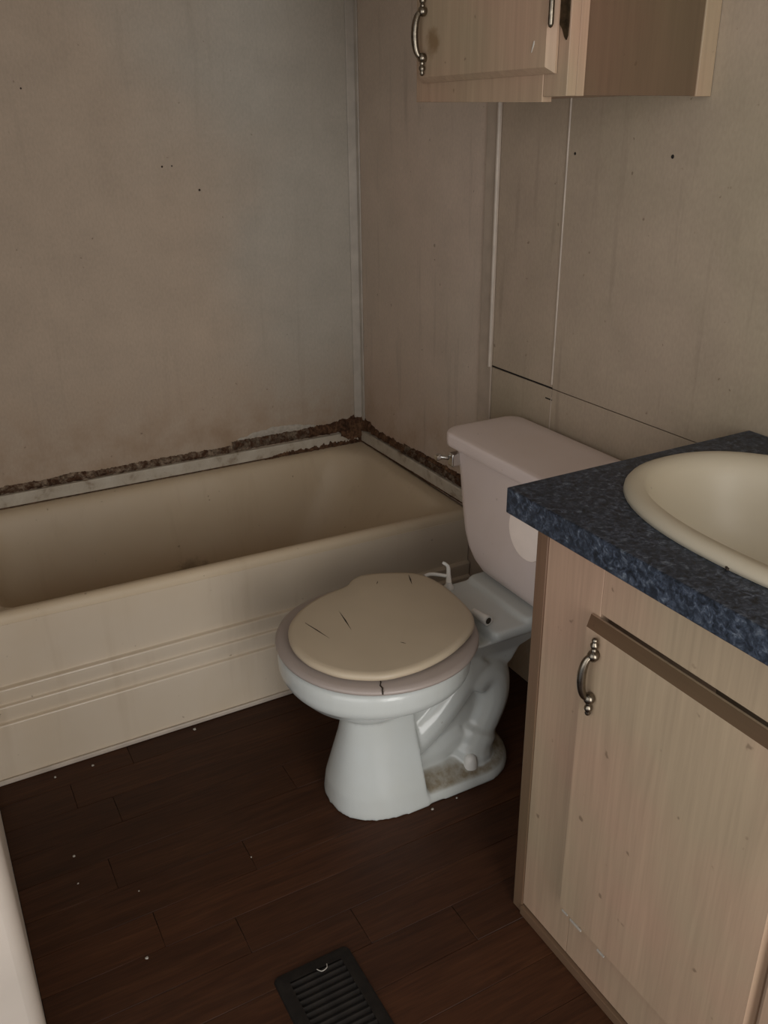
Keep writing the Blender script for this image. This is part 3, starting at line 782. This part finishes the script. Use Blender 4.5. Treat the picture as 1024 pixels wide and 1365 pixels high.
# ------------------------------------------------------------------ round-ended paper holder fixed to the vanity side
RX, RY, RZ, RR = -0.44, -1.4485, 0.7555, 0.050
RM = Matrix.Translation((RX, RY, RZ)) @ Matrix.Rotation(PI / 2, 4, 'Y')
hold = thing('toilet_paper_holder', 'cream round-ended paper holder on the vanity side below the countertop corner', 'holder', (RX + 0.055, VY1, RZ))
for h in (0.0, 0.118):
    bm = bmesh.new()
    lathe(bm, [(0.0, h), (RR - 0.004, h), (RR - 0.001, h + 0.0012), (RR, h + 0.004), (RR, h + 0.009), (RR - 0.002, h + 0.012), (0.0, h + 0.012)], RM, 56)
    link('end_plate', bm, 'paper', hold, smooth=True, angle=45)
    boxo('arm', 'paper', hold, RX + h + 0.003, RX + h + 0.009, VY1, RY - 0.01, RZ - 0.022, RZ + 0.022)
bm = bmesh.new(); lathe(bm, [(0.012, 0.0121), (0.012, 0.1179)], RM, 20)
link('roller', bm, 'paper', hold, smooth=True)

# ------------------------------------------------------------------ wall cabinet over the toilet
UX, UY1, UY0, UZ, UT = -0.3157, -0.873, -1.327, 1.4284, 2.02
uc = thing('wall_cabinet', 'whitewashed oak wall cabinet hanging above the toilet', 'cabinet', (-0.15, -1.10, UZ))
boxo('side_panel', 'cab_side', uc, UX + 0.036, -0.036, UY0 + 0.003, UY0 + 0.014, UZ + 0.001, UT)
boxo('side_panel', 'cab', uc, UX + 0.019, -0.002, UY1 - 0.012, UY1 - 0.001, UZ + 0.001, UT)
boxo('scribe_strip', 'cab', uc, -0.036, -0.001, UY0, UY0 + 0.014, UZ, UT, bevel=0.001)
boxo('corner_post', 'cab', uc, UX + 0.0195, UX + 0.036, UY0 + 0.0008, UY0 + 0.016, UZ, UT, bevel=0.001)
boxo('bottom_panel', 'cab_h', uc, UX + 0.019, -0.002, UY0 + 0.0145, UY1 - 0.0125, UZ + 0.006, UZ + 0.016)
boxo('back_panel', 'cab', uc, -0.006, -0.0015, UY0 + 0.0145, UY1 - 0.0125, UZ + 0.0165, UT)
boxo('top_panel', 'cab_h', uc, UX + 0.019, -0.007, UY0 + 0.0145, UY1 - 0.0125, UT - 0.012, UT)
boxo('stile', 'cab', uc, UX, UX + 0.019, UY0, UY0 + 0.058, UZ, UT, bevel=0.0012)
boxo('stile', 'cab', uc, UX, UX + 0.019, UY1 - 0.052, UY1, UZ, UT, bevel=0.0012)
# lower rail has come loose and sags at its right end
bm = bmesh.new()
v = box(bm, UX - 0.0008, UX + 0.019, UY0 + 0.0585, UY1 - 0.0525, UZ - 0.001, UZ + 0.055)
for q in v:
    if q.co.y < -1.2: q.co.z -= 0.0065 if q.co.z < 1.45 else 0
link('rail', bm, 'cab', uc, bevel=0.001)
boxo('rail', 'cab', uc, UX, UX + 0.019, UY0 + 0.0585, UY1 - 0.0525, UT - 0.05, UT)
ud = slab('door', uc, UX - 0.0012, UX - 0.0185, -1.302, -0.905, 1.461, 1.99, 0.009, 0.009, ['cab_stain'])
pull('handle', ud, UX - 0.0185, -0.937, 1.540, 0.004)['label'] = 'antique pewter spindle pull'
bm = bmesh.new()
lathe(bm, [(0.0, -0.002), (0.003, 0.0), (0.0045, 0.004), (0.0045, 0.055), (0.003, 0.059), (0.0, 0.061)], Matrix.Translation((UX - 0.021, -1.305, 1.524)), 14)
hg = link('hinge', bm, 'pewter', uc, smooth=True); hg['label'] = 'aged metal hinge with dark leaf'
bm = bmesh.new()
prof = [(-1.3035, 1.528), (-1.310, 1.521), (-1.316, 1.510), (-1.320, 1.506), (-1.323, 1.512), (-1.324, 1.528), (-1.3235, 1.556), (-1.324, 1.581), (-1.323, 1.596), (-1.320, 1.602), (-1.316, 1.598), (-1.310, 1.588), (-1.3035, 1.581)]
loft(bm, [[(UX - 0.0002, a, b2) for a, b2 in prof], [(UX - 0.0026, a, b2) for a, b2 in prof]])
link('hinge_leaf', bm, 'bronze', hg)
bm = bmesh.new(); tube(bm, [(UX - 0.0188, -1.258, 1.492), (UX - 0.0188, -1.263, 1.503), (UX - 0.0188, -1.264, 1.508)], [0.0006, 0.0016, 0.0008], 8)
link('paint_mark', bm, 'chip', ud)

# ------------------------------------------------------------------ floor register
VX0, VX1, VYb, VYf = -0.952, -0.803, -1.452, -1.752
vent = thing('floor_vent', 'dark brown metal floor register with louvers on the planks', 'floor vent', ((VX0 + VX1) / 2, (VYb + VYf) / 2, 0))
ins = 0.024
bm = bmesh.new()
rg = [rrect(VX0, VX1, VYf, VYb, 0.012, 0.0004, 5), rrect(VX0 + 0.002, VX1 - 0.002, VYf + 0.002, VYb - 0.002, 0.011, 0.0045, 5),
      rrect(VX0 + 0.010, VX1 - 0.010, VYf + 0.010, VYb - 0.010, 0.008, 0.0075, 5), rrect(VX0 + ins, VX1 - ins, VYf + ins, VYb - ins, 0.003, 0.0075, 5),
      rrect(VX0 + ins, VX1 - ins, VYf + ins, VYb - ins, 0.003, 0.0008, 5)]
loft(bm, rg, False, False)
link('frame', bm, 'vent', vent, smooth=True, angle=30)
boxo('damper', 'vent_in', vent, VX0 + 0.005, VX1 - 0.005, VYf + 0.005, VYb - 0.005, 0.0003, 0.0008)
ns = 19
pitch = (VYb - VYf - 2 * ins) / ns
proto = None
for i in range(ns):
    yc = VYb - ins - pitch * (i + 0.5)
    if proto is None:
        bm = bmesh.new()
        pr = [(-0.0036, 0.0012), (-0.0022, 0.0012), (0.0038, 0.0066), (0.0030, 0.0074), (0.0018, 0.0074)]
        loft(bm, [[(x, yc + a, b2) for a, b2 in pr] for x in (VX0 + ins, VX1 - ins)])
        proto = link('louver', bm, 'vent', vent); base_loc = proto.location.copy(); py = yc
    else:
        c = proto.copy(); COL.objects.link(c); c.parent = vent; c.location = base_loc + Vector((0, yc - py, 0))

# ------------------------------------------------------------------ paint flecks on the floor
def fleck(x, y, r, label, seed, group=None):
    r *= 0.72
    rnd = random.Random(seed); bm = bmesh.new(); k = 7
    ring = [(x + r * (0.6 + 0.5 * rnd.random()) * math.cos(2 * PI * i / k), y + r * (0.5 + 0.5 * rnd.random()) * math.sin(2 * PI * i / k)) for i in range(k)]
    loft(bm, [[(a - x, b2 - y, 0.0) for a, b2 in ring], [((a - x) * 0.9, (b2 - y) * 0.9, r * (0.5 + 0.3 * rnd.random())) for a, b2 in ring]])
    o = link('paint_chip', bm, 'chip'); o.location = (x, y, 0.0002)
    o['label'] = label; o['category'] = 'paint chip'; o['group'] = 'paint chips on the dark floor'
    return o
fleck(-0.851, -0.696, 0.0065, 'largest white paint chip on the floor beside the tub apron', 1)
fleck(-1.105, -0.708, 0.0045, 'white paint chip by the tub apron, second from the left wall', 2)
fleck(-1.191, -0.706, 0.005, 'white paint chip by the tub apron nearest the left wall', 3)
fleck(-1.201, -0.979, 0.0045, 'bright round white chip on the planks near the left wall', 4)
fleck(-1.209, -1.057, 0.003, 'faint grey chip just in front of the bright round chip', 5)
fleck(-1.107, -1.136, 0.0025, 'tiny white speck on open planks between left wall and toilet', 6)
fleck(-0.880, -1.163, 0.003, 'small pale chip on the planks in front of the toilet base', 7)
fleck(-1.134, -1.297, 0.005, 'oblong pale chip on the planks between left wall and floor vent', 8)
fleck(-0.479, -1.230, 0.005, 'white crumb beside the right side of the toilet base', 9)
fleck(-0.413, -1.2265, 0.0035, 'smaller white crumb at the toilet base toward the vanity', 10)

bm = bmesh.new()
tube(bm, spline([(-0.876, -1.478, 0.0098), (-0.870, -1.487, 0.0115), (-0.860, -1.486, 0.0130), (-0.856, -1.477, 0.0105)]), [0.0008] * 19, 8)
sc = link('paint_curl', bm, 'chip', None, smooth=True)
sc['label'] = 'tiny curled pale paint scrap lying on the floor vent louvers'; sc['category'] = 'paint scrap'
